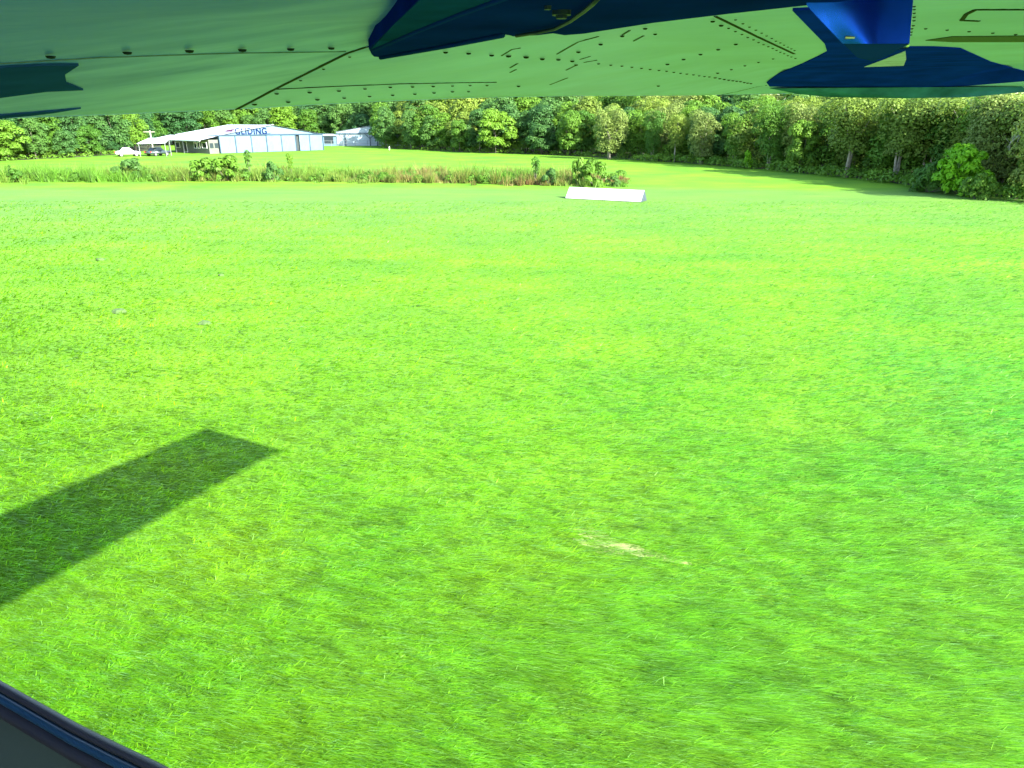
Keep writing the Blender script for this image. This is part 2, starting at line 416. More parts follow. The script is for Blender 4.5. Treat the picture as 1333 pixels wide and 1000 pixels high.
make_tree('paperbark_tree', 11, 4.6, 0.9, 26, 9000, 0.19, 'leaf_d', 'bark', 'umbrella', 22, 3)
make_tree('paperbark_tree', 11, 4.4, 1.4, 26, 9000, 0.19, 'leaf_a', 'bark', 'umbrella', 23, 2)

def make_shrub(kind, hgt, w, nb, nleaf, ls, leaf, seed):
    t = empty(kind); bl = crown_blobs(w, 0.0, hgt, nb, seed, 'round', .62 if nb > 10 else .8)
    V, F = leaf_cloud(bl, nleaf, ls, 0.2, 0.5, seed)
    link('foliage', np_mesh('foliage', V, F, 4), M[leaf], t)
    bm = bmesh.new(); rg = random.Random(seed)
    for b in bl[:6]: tube(bm, [(rg.uniform(-.1, .1), rg.uniform(-.1, .1), -.05), (b[0] * .5, b[1] * .5, b[2] * .5), b[:3]], [.04, .03, .015], 5)
    obj('stem', bm, M['barkdark'], t)
    PROTO.setdefault(kind, []).append((t, hgt))
make_shrub('shrub', 1.6, 1.4, 10, 1400, 0.13, 'leaf_a', 31)
make_shrub('shrub', 1.6, 1.2, 8, 1400, 0.13, 'leaf_b', 32)
make_shrub('lime_shrub', 3.2, 2.3, 24, 3000, 0.17, 'leaf_lime', 33)
make_shrub('pale_shrub', 2.4, 2.2, 20, 3000, 0.15, 'leaf_a', 34)
def make_weed(seed):
    t = empty('tall_weed'); rg = random.Random(seed); bm = bmesh.new(); bl = []
    for k in range(4):
        a = rg.uniform(0, 6.28); top = Vector((math.cos(a) * .25, math.sin(a) * .25, rg.uniform(1.7, 2.4)))
        tube(bm, [(0, 0, -.05), top * .5 + Vector((0, 0, .1)), top], [.03, .022, .01], 5)
        for f in (.5, .7, .85, 1.0): bl.append((top.x * f, top.y * f, top.z * f, .17 + .08 * rg.random()))
    V, F = leaf_cloud(bl, 420, .11, .3, .4, seed)
    link('foliage', np_mesh('foliage', V, F, 4), M['leaf_a'], t); obj('stem', bm, M['barkdark'], t)
    PROTO.setdefault('tall_weed', []).append((t, 2.4))
make_weed(41); make_weed(42)

EDGE = [(-120, 216), (0, 210), (80, 206), (150, 202), (215, 193), (300, 190.5), (430, 189.5), (500, 193), (560, 196), (620, 199), (700, 201),
        (760, 204), (850, 210), (900, 213), (960, 218), (1050, 226), (1130, 234), (1200, 244), (1280, 254), (1333, 261), (1420, 274), (1520, 290)]
EU, EV = [e[0] for e in EDGE], [e[1] for e in EDGE]
def edge(u, back=0.0):
    v = float(np.interp(u, EU, EV)); p = ground(u, v)
    d = Vector((p.x, p.y, 0)).normalized()
    return p + d * back
def top_h(p, vtop):
    """height that reaches image row vtop when standing at p"""
    b = (500 - vtop) / FPX; dy = CP + b * SP; dz = -SP + b * CP
    return max(1.0, H + dz * (p.y / dy))

# front row: u, top row, kind, which, spread, back-off, label
FRONT = [
 (12, 160, 'round_tree', 0, 1.1, 1, 'yellowish green leafy tree farthest left at the wood edge'),
 (48, 158, 'forest_tree', 3, .9, 2, 'dark green tree just right of the yellowish leafy tree at far left'),
 (88, 172, 'round_tree', 2, 1.0, 1, 'small round dark tree on the grass edge, left of the white car'),
 (118, 166, 'round_tree', 1, 1.0, 3, 'round bushy tree second to the left of the white car'),
 (146, 172, 'round_tree', 2, 1.0, 5, 'dark rounded tree directly behind the white car'),
 (182, 155, 'forest_tree', 1, 1.0, 6, 'dark shaded forest tree behind the timber pole'),
 (503, 142, 'forest_tree', 1, .75, 0, 'dark leafy tree overlapping the right end of the small white shed'),
 (535, 146, 'forest_tree', 3, .75, 1, 'dark tree, first to the right of the one against the small shed'),
 (566, 152, 'round_tree', 2, .9, 4, 'dark green tree standing in shade left of the yellow green bush tree'),
 (598, 158, 'round_tree', 0, .75, 0, 'small yellow green tree at the grass edge beside the big round tree'),
 (645, 146, 'round_tree', 1, 1.0, 0, 'big dome shaped tree alone at the grass edge, center of the wood'),
 (705, 164, 'round_tree', 2, 1.15, 0, 'low wide dark green tree right of the big dome shaped tree'),
 (742, 150, 'round_tree', 1, .7, 2, 'slim yellow green tree between the low wide tree and the tall grey one'),
 (793, 143, 'paperbark_tree', 1, .85, -4, 'tall grey green tree standing forward of the wood above the white marker'),
 (848, 148, 'paperbark_tree', 2, .55, 1, 'narrow green tree just right of the tall grey green tree'),
 (878, 152, 'paperbark_tree', 0, .55, 1, 'second narrow tree right of the tall grey green tree'),
 (912, 148, 'paperbark_tree', 1, .75, 0, 'pale grey green paperbark with bare lower branches, left of the lime sapling'),
 (955, 150, 'paperbark_tree', 2, .7, 1, 'yellow green tree rising behind the small lime sapling'),
 (1000, 140, 'paperbark_tree', 2, .75, 1, 'leafy olive tree left of the pale forked trunks'),
 (1040, 160, 'round_tree', 0, .65, 1, 'short bright leafy tree at the foot of the olive tree'),
 (1100, 128, 'paperbark_tree', 0, .95, 0, 'broad olive paperbark with pale forked trunks'),
 (1165, 130, 'paperbark_tree', 0, .85, 2, 'tall brownish olive paperbark left of the bright lime shrub'),
 (1228, 140, 'paperbark_tree', 2, .8, 6, 'light olive tree behind the bright lime shrub'),
 (1285, 130, 'paperbark_tree', 1, .9, 3, 'pale leafed tree with bare white limbs, right of the lime shrub'),
 (1345, 132, 'paperbark_tree', 1, .8, 0, 'grey green tree cut by the right edge of the photo'),
]
for (u_, vt, kind, wh, sp_, back, lab) in FRONT:
    p = edge(u_, back)
    tr_ = plant(kind, wh, p, top_h(p, vt) * 1.04, sp_ * 1.18, 0.0 if 'bare white limbs' in lab else None, lab, 'tree', 'trees along the wood edge')

    if 'bare white limbs' in lab:
        bm = bmesh.new(); rg = random.Random(5)
        for k in range(6):
            a0 = Vector((rg.uniform(-.6, .4), -2.2, 4.2 + .3 * k)); a1 = a0 + Vector((-1.6 + .5 * k, -1.9, 1.6 + .25 * k)); a2_ = a1 + Vector((rg.uniform(-1.0, .6), -.9, 1.1))
            tube(bm, [(0, -.3, 3.2), a0, a1, a2_], [.16, .12, .075, .03], 6)
            for q in range(3): tube(bm, [a1, a1 + Vector((rg.uniform(-1, 1), -.5, rg.uniform(.3, 1)))], [.05, .02], 5)
        obj('bare_branch', bm, mat('bleached_wood', (0.30, 0.29, 0.25), 0.8, noise=(4, 0.2)), tr_, True)
# rows behind: tall forest whose crowns show between and above the front row
cnt = 0
for row, (back, step, vt) in enumerate([(6, 26, 142), (13, 27, 130), (23, 30, 114), (36, 34, 98), (52, 40, 88)]):
    u_ = -110 + row * 9
    while u_ < 1405:
        uu = u_ + random.uniform(-9, 9)
        behind_hangar = 195 < uu < 500
        p = edge(uu, back + random.uniform(-2, 2) + (14 if behind_hangar else 0))
        hh = top_h(p, (max(vt, 112) if uu > 620 else vt) + random.uniform(-12, 14) * (.5 if uu > 620 else 1))
        if uu > 980: hh *= 0.95
        far = p.length / 130.0
        kind = 'forest_tree' if uu < 820 or random.random() < .35 else 'paperbark_tree'
        hh = min(max(hh, 7.5), 19)
        lab = ('forest tree crowding behind the wood edge left of the gliding hangar' if uu < 200 else
               'tall forest tree behind the white gliding hangar' if uu < 500 else
               'tall forest tree rising behind the front row in the middle of the wood' if uu < 860 else
               'olive forest tree rising behind the front row on the right')
        plant(kind, random.choice((1, 3, 1, 3, 0)) if uu < 520 else random.randrange(9), p, hh, random.uniform(.9, 1.25), None, lab, 'tree', lab.replace('forest tree', 'forest trees').replace(' tree ', ' trees ')); cnt += 1
        u_ += step * (0.75 if behind_hangar else 1.0) * (1.25 if uu > 900 else 1)

bm = bmesh.new(); us_ = list(range(-120, 1521, 10))
near_ = [bm.verts.new(edge(q, .8 + 1.2 * math.sin(q * .13) * math.sin(q * .037)) + Vector((0, 0, .012))) for q in us_]
far_ = [bm.verts.new(edge(q, 160) + Vector((0, 0, .012))) for q in us_]
for i in range(len(us_) - 1): 
    if 205 < us_[i] < 495: continue
    bm.faces.new((near_[i], near_[i + 1], far_[i + 1], far_[i]))
ff = obj('forest_floor', bm, M['litter']); ff['kind'] = 'structure'
# undergrowth filling the foot of the wood: one mass
blobs = []
for u_ in np.arange(-120, 1420, 5.0):
    if 150 < u_ < 500: continue
    for k in range(2):
        p = edge(u_ + random.uniform(-3, 3), random.uniform(-2.2, 4.0) if u_ > 820 else random.uniform(-.6, 4.5))
        r_ = random.uniform(.35, .95) * (1.15 if u_ > 820 else .8)
        blobs.append((p.x, p.y, r_ * .45, r_))
    for k in range(3):
        p = edge(u_ + random.uniform(-4, 4), random.uniform(4, 20)); r_ = random.uniform(.8, 1.9)
        blobs.append((p.x, p.y, r_ * .7, r_))
V, F = leaf_cloud(blobs, 120000, .17, .2, .5, 77)
V[:, 2] = np.maximum(V[:, 2], 0.0)
wb = []
for k in range(300):
    u_ = random.uniform(-140, 812); p = ground(u_, float(np.interp(u_, [-160, 0, 300, 600, 760, 812], [241, 238, 236, 239, 243, 243]))) * random.uniform(1.0, 1.13)
    if float(fbm(np.array([p.x * .12]), np.array([p.y * .2 + 30]), 2)[0]) < .40: continue
    r_ = random.uniform(.2, .65); wb.append((p.x, p.y, r_ * .7, r_))
V2, F2 = leaf_cloud(wb, 24000, .11, .2, .5, 78); V2[:, 2] = np.maximum(V2[:, 2], 0.0)
lw = link('leafy_weeds', np_mesh('leafy_weeds', V2, F2, 4), M['leaf_a']); lw['kind'] = 'stuff'
ug = link('undergrowth', np_mesh('undergrowth', V, F, 4), M['leaf_a']); ug['kind'] = 'stuff'

def at(u_, v_): return ground(u_, v_)
p = at(1247, 254); plant('lime_shrub', 0, p, top_h(p, 189), .95, None, 'bright lime green shrub in front of the trees at right', 'shrub')
p = at(1210, 250); plant('pale_shrub', 0, p, top_h(p, 212), 1.0, None, 'soft pale green bush at the left foot of the bright lime shrub', 'shrub')
p = at(1270, 259); plant('pale_shrub', 0, p, top_h(p, 226), .8, None, 'low pale bush at the right foot of the bright lime shrub', 'shrub')
p = at(972, 219.5); plant('lime_shrub', 0, p, top_h(p, 196), .5, None, 'small lime green sapling against the dark wood, right of middle', 'shrub')
for (u_, v_, vt, k, wh, wd_, lab) in [
  (18, 238, 221, 'shrub', 0, 1.0, 'small leafy bush in the weed strip at the far left edge'),
  (86, 234, 219, 'shrub', 1, .8, 'green bush in the weed strip, second from the left edge'),
  (172, 234, 206, 'shrub', 1, 1.15, 'dark rounded bush in the weed strip just below the white car'),
  (262, 236, 208, 'shrub', 0, 1.0, 'leafy bush in the weed strip below the hangar annex'),
  (292, 236, 205, 'shrub', 0, 1.0, 'taller leafy bush in the weed strip below the word GLIDING'),
  (355, 237, 210, 'shrub', 1, .7, 'bush under the two tall weeds before the hangar doors'),
  (716, 242, 219, 'shrub', 1, .7, 'dark bush in the brownish weeds left of the white marker'),
  (776, 243, 210, 'shrub', 0, .85, 'bright green bush right behind the white marker'),
  (800, 243, 230, 'shrub', 1, 1.0, 'low dark bush at the right end of the weed strip behind the marker'),
  (752, 242, 208, 'shrub', 0, .45, 'small pale bush poking up from the weeds behind the marker'),
  (324, 232, 194, 'tall_weed', 0, .8, 'tall thin weed before the hangar doors, left of a pair'),
  (379, 232, 193, 'tall_weed', 1, .8, 'tall thin weed before the hangar doors, right of a pair'),
  (697, 240, 203, 'tall_weed', 0, .9, 'lone tall weed standing in the brownish weeds'),
  (10, 236, 211, 'tall_weed', 1, .8, 'tall weed at the far left edge of the weed strip')]:
    p = at(u_, v_); plant(k, wh, p + Vector((0, .5, 0)), max(.7, top_h(p, vt)), wd_, None, lab, 'shrub' if k == 'shrub' else 'weed')

# grass clumps / earth mounds on the strip
for (u_, v_, wpx, lab) in [(155, 407, 15, 'grey earth mound in the grass at left, the larger of a near pair'),
                         (266, 422, 14, 'small earth mound in the grass, right one of a near pair'),
                         (131, 339, 9, 'small pale mound farther off in the grass at left'),
                         (288, 359, 7, 'tiny dark mound farther off in the grass, right of the pale one')]:
    p = at(u_, v_); sc = wpx * p.length / FPX * 0.55
    bm = bmesh.new(); r = bmesh.ops.create_icosphere(bm, subdivisions=3, radius=1.0)
    for vv in r['verts']:
        k = 1 + .22 * math.sin(5 * vv.co.x + u_) * math.cos(4 * vv.co.y) + random.uniform(-.07, .07)
        vv.co = Vector((vv.co.x * sc * k, vv.co.y * sc * k * .8, max(-.02, vv.co.z * sc * .55 * k)))
    o = obj('earth_mound', bm, M['earth'], None, True); o.location = p
    tag(o, lab, 'mound', 'earth mounds on the grass strip')

# ------------------------------------------------------------------ white gable marker
A = ground(741, 257.5); B = ground(838, 262.5)
mk = empty('runway_marker', (A + B) / 2, math.atan2(B.y - A.y, B.x - A.x))
tag(mk, 'white gable shaped runway marker lying on the grass strip', 'marker')
L = (B - A).length; hw, hh = 0.72, 0.80
for sgn in (-1, 1):
    bm = bmesh.new(); x0, x1 = (-L / 2, -0.025) if sgn < 0 else (0.025, L / 2)
    for side in (-1, 1):
        prism(bm, [(x0, side * hw, 0.02), (x1, side * hw, 0.02), (x1, 0, hh), (x0, 0, hh)], (0, side * .015, .02))
    obj('sloping_panel', bm, M['marker'], mk)
bm = bmesh.new()
for xx in (-L / 2 - .012, L / 2 - .006):
    prism(bm, [(xx, -hw, .02), (xx, hw, .02), (xx, 0, hh)], (.02, 0, 0))
obj('end_panel', bm, M['markerend'], mk)
bm = bmesh.new()
for xx in (-L / 2 + .3, -.2, .2, L / 2 - .3):
    for side in (-1, 1): tube(bm, [(xx, side * (hw - .03), -.05), (xx, side * .02, hh - .02)], .02, 6)
obj('frame', bm, M['steel'], mk)

# ------------------------------------------------------------------ gliding hangar
FL = ground(287, 200); FLv = Vector((FL.x, FL.y, 0))
FR_y = FL.y * 1.125; FRr = ray(421, 193.5); FRv = Vector((FRr.x / FRr.y * FR_y, FR_y, 0))
fdir = (FRv - FLv).normalized(); WID = (FRv - FLv).length; DEP = 17.5; EAVE = 3.25; PEAK = 5.0
hg = empty('gliding_hangar', FLv, math.atan2(fdir.y, fdir.x))     # local x along the front, local y to the back
tag(hg, 'white metal hangar with GLIDING in blue letters on its gable', 'hangar')
bm = bmesh.new()
prism(bm, [(0, 0.10, EAVE), (WID, 0.10, EAVE), (WID / 2, 0.10, PEAK)], (0, .08, 0))
prism(bm, [(0, DEP - .1, 0), (WID, DEP - .1, 0), (WID, DEP - .1, EAVE), (WID / 2, DEP - .1, PEAK), (0, DEP - .1, EAVE)], (0, .08, 0))
for xx in (0.0, WID - .08): box(bm, (xx + .04, DEP / 2, EAVE / 2), (.08, DEP - .4, EAVE))
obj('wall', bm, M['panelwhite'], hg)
bm = bmesh.new()
sl = Vector((WID / 2, 0, PEAK - EAVE)); nseg = 60
for side in (0, 1):
    e = Vector((-.35, 0, EAVE - .02)) if side == 0 else Vector((WID + .35, 0, EAVE - .02)); r_ = Vector((WID / 2, 0, PEAK + .1))
    rows = []
    for k in range(nseg + 1):                                  # corrugated sheets running down the slope
        y_ = -.3 + (DEP + .6) * k / nseg; dz = .035 * (k % 2)
        rows.append((bm.verts.new(e + Vector((0, y_, dz))), bm.verts.new(r_ + Vector((0, y_, dz)))))
    for k in range(nseg): bm.faces.new((rows[k][0], rows[k][1], rows[k + 1][1], rows[k + 1][0]))
box(bm, (WID / 2, DEP / 2, PEAK + .13), (.5, DEP + .6, .06))
obj('roof', bm, M['roof'], hg)
# front sliding doors
nd = 7; dw = WID / nd
for k in range(nd):
    if k == 5: x0, x1 = k * dw + .9, (k + 1) * dw - .05
    else: x0, x1 = k * dw + .07, (k + 1) * dw - .07
    bm = bmesh.new(); box(bm, ((x0 + x1) / 2, -.02 - .05 * (k % 2), EAVE / 2), (x1 - x0, .06, EAVE - .1))
    for q in range(int((x1 - x0) / .3)): box(bm, (x0 + .15 + q * .3, -.06 - .05 * (k % 2), EAVE / 2), (.05, .03, EAVE - .16))
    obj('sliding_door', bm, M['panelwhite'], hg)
bm = bmesh.new()
box(bm, (WID / 2, -.16, EAVE + .02), (WID + 1.2, .12, .2))
for k in range(nd + 1): box(bm, (min(max(k * dw, .05), WID - .05), -.14, EAVE / 2 - .05), (.16, .10, EAVE - .12))
for xx in (-1.9,): box(bm, (xx / 2, -.16, EAVE + .02), (-xx, .11, .16))
obj('door_frame', bm, M['steelblue'], hg)
bm = bmesh.new(); box(bm, (5 * dw + .5, .3, EAVE / 2), (.85, .06, EAVE - .1)); obj('dark_opening', bm, M['darkin'], hg)
# lettering
def text_mesh(s, size, m, parent, loc, name, ext=.03, bold=.02):
    c = bpy.data.curves.new('txt', 'FONT'); c.body = s; c.size = size; c.extrude = ext; c.offset = bold; c.align_x = 'LEFT'
    c.space_character = 1.1
    o = bpy.data.objects.new('txt', c); COL.objects.link(o)
    dg = bpy.context.evaluated_depsgraph_get(); me = bpy.data.meshes.new_from_object(o.evaluated_get(dg))
    bpy.data.objects.remove(o)
    n = link(name, me, m, parent); n.location = loc; n.rotation_euler = (R(90), 0, 0); return n
text_mesh('GLIDING', 1.6, M['signblue'], hg, (WID * .15, .04, EAVE + .18), 'lettering', .06, .03)
bm = bmesh.new()
x0, z0 = WID * .045, EAVE + .22
for k, (dx, dz, l) in enumerate([(0.55, .62, 1.75), (.15, .38, 1.75), (0.9, .12, 1.3)]):
    prism(bm, [(x0 + dx, .04, z0 + dz), (x0 + dx + l, .04, z0 + dz + .05), (x0 + dx + l + .25, .04, z0 + dz + .30), (x0 + dx + .55, .04, z0 + dz + .22)], (0, .05, 0))
obj('emblem', bm, M['maroon'], hg)
bm = bmesh.new()
prism(bm, [(WID * .36, .03, EAVE + .14), (WID * .40, .03, EAVE + .05 + .12), (WID * .47, .03, EAVE + .2), (WID * .485, .03, EAVE + .36), (WID * .465, .03, EAVE + .27), (WID * .40, .03, EAVE + .24)], (0, .05, 0))
obj('swoosh', bm, M['signblue'], hg)

# annex (lean-to) along the left side of the hangar
ax = empty('hangar_annex', FLv, math.atan2(fdir.y, fdir.x))
tag(ax, 'grey lean-to annex with windows and white awning against the hangar side', 'annex')
AD = 3.6
bm = bmesh.new(); box(bm, (-2.0, DEP / 2 - 1.5, 1.25), (.12, DEP - 3, 2.5)); box(bm, (-1.05, .12, 1.25), (1.78, .1, 2.5))
obj('wall', bm, M['wallgrey'], ax)
bm = bmesh.new(); rows = []
for k in range(61):
    y_ = -.2 + (DEP + 3) * k / 60; dz = .03 * (k % 2)
    rows.append((bm.verts.new((-.1, y_, EAVE - .1 + dz)), bm.verts.new((-AD - .2, y_, 2.45 + dz))))
for k in range(60): bm.faces.new((rows[k][0], rows[k][1], rows[k + 1][1], rows[k + 1][0]))
obj('awning_roof', bm, M['roof'], ax)
bm = bmesh.new(); box(bm, (-AD - .15, DEP / 2 + 1.3, 2.36), (.06, DEP + 3, .18)); obj('fascia', bm, M['white'], ax)
M['postgrey'] = mat('post_grey', (0.16, 0.18, 0.18), 0.6)
for y_ in (7.2, 10.5, 13.5):
    bm = bmesh.new(); box(bm, (-AD, y_, 1.15), (.13, .13, 2.3), None, .02); obj('post', bm, M['postgrey'], ax)
for (y0, y1, z0_, z1_) in ((.8, 2.6, 1.0, 2.0), (3.6, 4.4, .9, 2.0), (4.9, 5.9, .9, 2.0), (9.0, 10.4, .1, 2.1), (12, 14, .9, 1.9)):
    bm = bmesh.new(); f_ = .07
    for zz in (z0_, z1_): box(bm, (-2.09, (y0 + y1) / 2, zz), (.07, y1 - y0 + f_, f_))
    for yy in (y0, y1): box(bm, (-2.09, yy, (z0_ + z1_) / 2), (.065, f_, z1_ - z0_ - f_))
    wf = obj('window', bm, M['white'], ax)
    bm = bmesh.new(); box(bm, (-2.075, (y0 + y1) / 2, (z0_ + z1_) / 2), (.02, y1 - y0, z1_ - z0_)); obj('pane', bm, M['glass'], wf)
for xx, wd_ in ((-1.5, .7), (-.55, .7)):
    bm = bmesh.new(); box(bm, (xx, .05, 1.45), (wd_, .05, .9)); obj('window', bm, M['glass'], ax)

# open shade canopy at the left end of the annex, with a dark vehicle under it
cp = ground(203, 203.5); c0 = Vector((cp.x, cp.y, 0))
ca = empty('shade_canopy', c0, R(12)); tag(ca, 'small white roofed open carport left of the hangar annex', 'carport')
bm = bmesh.new()
prism(bm, [(-2.3, -1.6, 2.1), (2.3, -1.6, 2.2), (2.3, 2.2, 2.9), (-1.2, 2.2, 2.9)], (0, 0, .09)); obj('roof', bm, M['roof'], ca)
for (xx, yy, hh_) in ((-2.1, -1.4, 2.1), (2.1, -1.4, 2.2), (2.1, 2.0, 2.85), (-1.1, 2.0, 2.85)):
    bm = bmesh.new(); tube(bm, [(xx, yy, 0), (xx, yy, hh_)], .05, 8); obj('post', bm, M['postgrey'], ca)

def car(name, loc, rz, paint, label, cat, L_=4.5, ute=False):
    t = empty(name, loc, rz); tag(t, label, cat)
    prof = [(-L_ / 2, .38), (-L_ / 2 - .02, .70), (-L_ / 2 + .15, .88), (-L_ * .27, .95), (L_ * .20, .93), (L_ * .42, .84), (L_ / 2, .66), (L_ / 2, .34)]
    bm = bmesh.new(); prism(bm, [(x_, -.86, z_) for x_, z_ in prof], (0, 1.72, 0))
    bmesh.ops.bevel(bm, geom=bm.edges[:], offset=.06, segments=2, affect='EDGES'); obj('body', bm, paint, t, True)
    cabp = [(-L_ * .33, .90), (-L_ * .20, 1.42), (L_ * .06, 1.45), (L_ * .21, .92)]
    bm = bmesh.new(); a = [bm.verts.new((x_, -.80 + .10 * (z_ > 1.2), z_)) for x_, z_ in cabp]; b = [bm.verts.new((x_, .80 - .10 * (z_ > 1.2), z_)) for x_, z_ in cabp]
    bm.faces.new(a); bm.faces.new(b[::-1])
    for i in range(4): bm.faces.new((a[i], a[(i + 1) % 4], b[(i + 1) % 4], b[i]))
    bmesh.ops.bevel(bm, geom=bm.edges[:], offset=.05, segments=2, affect='EDGES'); obj('cabin', bm, paint, t, True)
    for s in (-1, 1):
        for (xa, xb, xc, xd) in ((-.27, -.19, -.06, -.06), (-.04, -.04, .055, .16)):
            bm = bmesh.new()
            lo, hi = .97, 1.36; yl, yh = s * .815, s * .745
            prism(bm, [(L_ * xa, yl, lo), (L_ * xb, yh, hi), (L_ * xc, yh, hi), (L_ * xd, yl, lo)], (0, s * .012, 0)); obj('window', bm, M['glass'], t)
    for (xa, xb) in ((.195, .08), (-.315, -.215)):
        bm = bmesh.new(); prism(bm, [(L_ * xa, -.68, .98), (L_ * xa, .68, .98), (L_ * xb, .6, 1.38), (L_ * xb, -.6, 1.38)], (.03 if xa > 0 else -.03, 0, .02)); obj('windscreen', bm, M['glass'], t)
    for xx in (-L_ * .30, L_ * .31):
        for s in (-1, 1):
            bm = bmesh.new(); tube(bm, [(xx, s * .66, .32), (xx, s * .88, .32)], .33, 20); ty = obj('wheel', bm, M['tyre'], t)
            bm = bmesh.new(); tube(bm, [(xx, s * .87, .32), (xx, s * .895, .32)], .2, 14); obj('rim', bm, M['chrome'], ty)
    for s in (-1, 1):
        bm = bmesh.new(); box(bm, (L_ / 2 - .01, s * .62, .68), (.06, .32, .14)); obj('headlight', bm, M['chrome'], t)
        bm = bmesh.new(); box(bm, (-L_ / 2 + .0, s * .68, .74), (.06, .22, .18)); obj('tail_light', bm, M['lampred'], t)
    return t
p = ground(167, 203.6)
car('parked_car', p, R(38), M['carwhite'], 'white car parked at the wood edge left of the hangar', 'car', 3.9)
p = ground(203, 203.2) + Vector((.2, .4, 0))
car('parked_car', p, R(70), M['cardark'], 'dark car parked under the white roofed carport', 'car', 4.3)

# timber pole
p = ground(200, 199) ; pl = empty('timber_pole', p); tag(pl, 'pale timber pole standing behind the carport', 'pole')
hh = top_h(p, 170)
bm = bmesh.new(); tube(bm, [(0, 0, -.2), (0, 0, hh)], [.16, .11], 10); obj('shaft', bm, M['timber'], pl, True)
bm = bmesh.new(); box(bm, (-.2, 0, hh - .25), (2.2, .12, .14)); obj('crossarm', bm, M['timber'], pl)

# smaller shed to the right, with open front bay and rail fence
q = ground(439, 190); q = Vector((q.x, q.y, 0)); SW = 17.0
a2 = R(4); sh = empty('white_shed', q, a2); tag(sh, 'smaller white gabled shed right of the gliding hangar, partly behind a tree', 'shed')
k_ = q.y / FPX / 1.05
e2, p2 = top_h(q, 172.0), top_h(q, 164.5)
bm = bmesh.new()
prism(bm, [(0, .35, 0), (SW, .35, 0), (SW, .35, e2 - .16), (0, .35, e2 - .16)], (0, .1, 0))
prism(bm, [(0, 0, e2 - .15), (SW, 0, e2 - .15), (SW, 0, e2), (SW / 2, 0, p2), (0, 0, e2)], (0, .1, 0))
box(bm, (0.05, 6, e2 / 2), (.1, 7, e2)); obj('wall', bm, M['shedwhite'], sh)
bm = bmesh.new()
for s in (0, 1):
    e = Vector((-.3 if s == 0 else SW + .3, 0, e2 + .02)); r_ = Vector((SW / 2, 0, p2 + .1)); rows = []
    for k in range(31):
        y_ = -.25 + 10 * k / 30; dz = .03 * (k % 2)
        rows.append((bm.verts.new(e + Vector((0, y_, dz))), bm.verts.new(r_ + Vector((0, y_, dz)))))
    for k in range(30): bm.faces.new((rows[k][0], rows[k][1], rows[k + 1][1], rows[k + 1][0]))
obj('roof', bm, M['roof'], sh)
bm = bmesh.new(); box(bm, (SW / 2, -.08, e2 - .3), (SW, .1, .18)); obj('header_beam', bm, M['steelblue'], sh)
for xx in (2.2, 8.4, 10.2):
    bm = bmesh.new(); box(bm, (xx, -.06, (e2 - .4) / 2), (.2, .14, e2 - .4))
    for s in (-1, 1): tube(bm, [(xx + s * .1, -.06, e2 - 1.5), (xx + s * 1.3, -.06, e2 - .42)], .06, 6)
    obj('post', bm, M['steelblue'], sh)
fe = empty('rail_fence', q + Vector((-3.5, -4, 0)), R(3)); tag(fe, 'low white pipe rail fence in front of the smaller shed', 'fence')
for k in range(6):
    bm = bmesh.new(); tube(bm, [(k * 3, 0, 0), (k * 3, 0, 1.35)], .045, 8); obj('post', bm, M['postgrey'], fe)
for z_ in (.7, 1.3):
    bm = bmesh.new(); tube(bm, [(0, -.09, z_), (15, -.09, z_)], .03, 8); obj('rail', bm, M['postgrey'], fe)
q2 = ground(428, 190.5); bx_ = empty('dark_hut', q2 + Vector((-.5, 3, 0))); tag(bx_, 'small dark fronted hut between the two white hangars', 'hut')
bm = bmesh.new(); box(bm, (0, 1, 1.25), (3.4, 2, 2.5)); obj('wall', bm, M['panelwhite'], bx_)
bm = bmesh.new(); prism(bm, [(-2.0, -.4, 2.45), (2.0, -.4, 2.45), (2.0, 2.2, 2.75), (-2.0, 2.2, 2.75)], (0, 0, .08)); obj('roof', bm, M['roof'], bx_)
bm = bmesh.new(); box(bm, (-.1, -.03, 1.35), (2.3, .05, 1.7)); obj('window', bm, M['glass'], bx_)
p = ground(507, 195.5); bp = empty('marker_post', p); tag(bp, 'short white marker post at the foot of the tree beside the shed', 'post')
bm = bmesh.new(); tube(bm, [(0, 0, -.1), (0, 0, .62), (0, 0, .72)], [.09, .09, .05], 10); obj('shaft', bm, M['white'], bp)
bm = bmesh.new(); box(bm, (0, 0, .02), (.34, .34, .06), None, .01); obj('foot', bm, M['earth'], bp)

# ------------------------------------------------------------------ the aircraft: wing, fairings, window sill
SPN = Vector((0.476, 0.8795, 0)); AFT = Vector((-0.8795, 0.476, 0))
TIP = 5.2
plane = empty('light_aircraft', (0, 0, H)); tag(plane, 'glossy white wing underside with blue fairings, seen from the cabin window', 'aircraft')
def te_c(s): return 1.12 + 0.09 * (TIP - s)
LE_C = -1.17
RISE = .0355
EDGE_PX = [(-60, 156), (0, 155), (150, 149.5), (300, 143), (450, 134.5), (600, 128), (750, 125), (900, 124.5)]
_ts, _ta = [], []
for u_, v_ in EDGE_PX:                                           # trailing edge heights along the span
    d = ray(u_, v_); ds, dc = d.dot(SPN), d.dot(AFT)
    t = (1.12 + .09 * TIP) / (dc + .09 * ds); _ts.append(t * ds); _ta.append(t * d.z - RISE * t * ds)
_ts += [TIP + .5]; _ta += [_ta[-1]]
_g = np.linspace(-1.5, TIP + .6, 400)
def _smooth(y, sig):
    k = np.exp(-.5 * (np.arange(-60, 61) * (_g[1] - _g[0]) / sig) ** 2); k /= k.sum()
    return np.convolve(np.pad(y, 60, mode='edge'), k, 'valid')
TT = _smooth(np.interp(_g, _ts, _ta), .10)
HT = _smooth(np.interp(_g, [-.6, .33, .72, 1.3], [.045, .058, .088, .11]), .22)
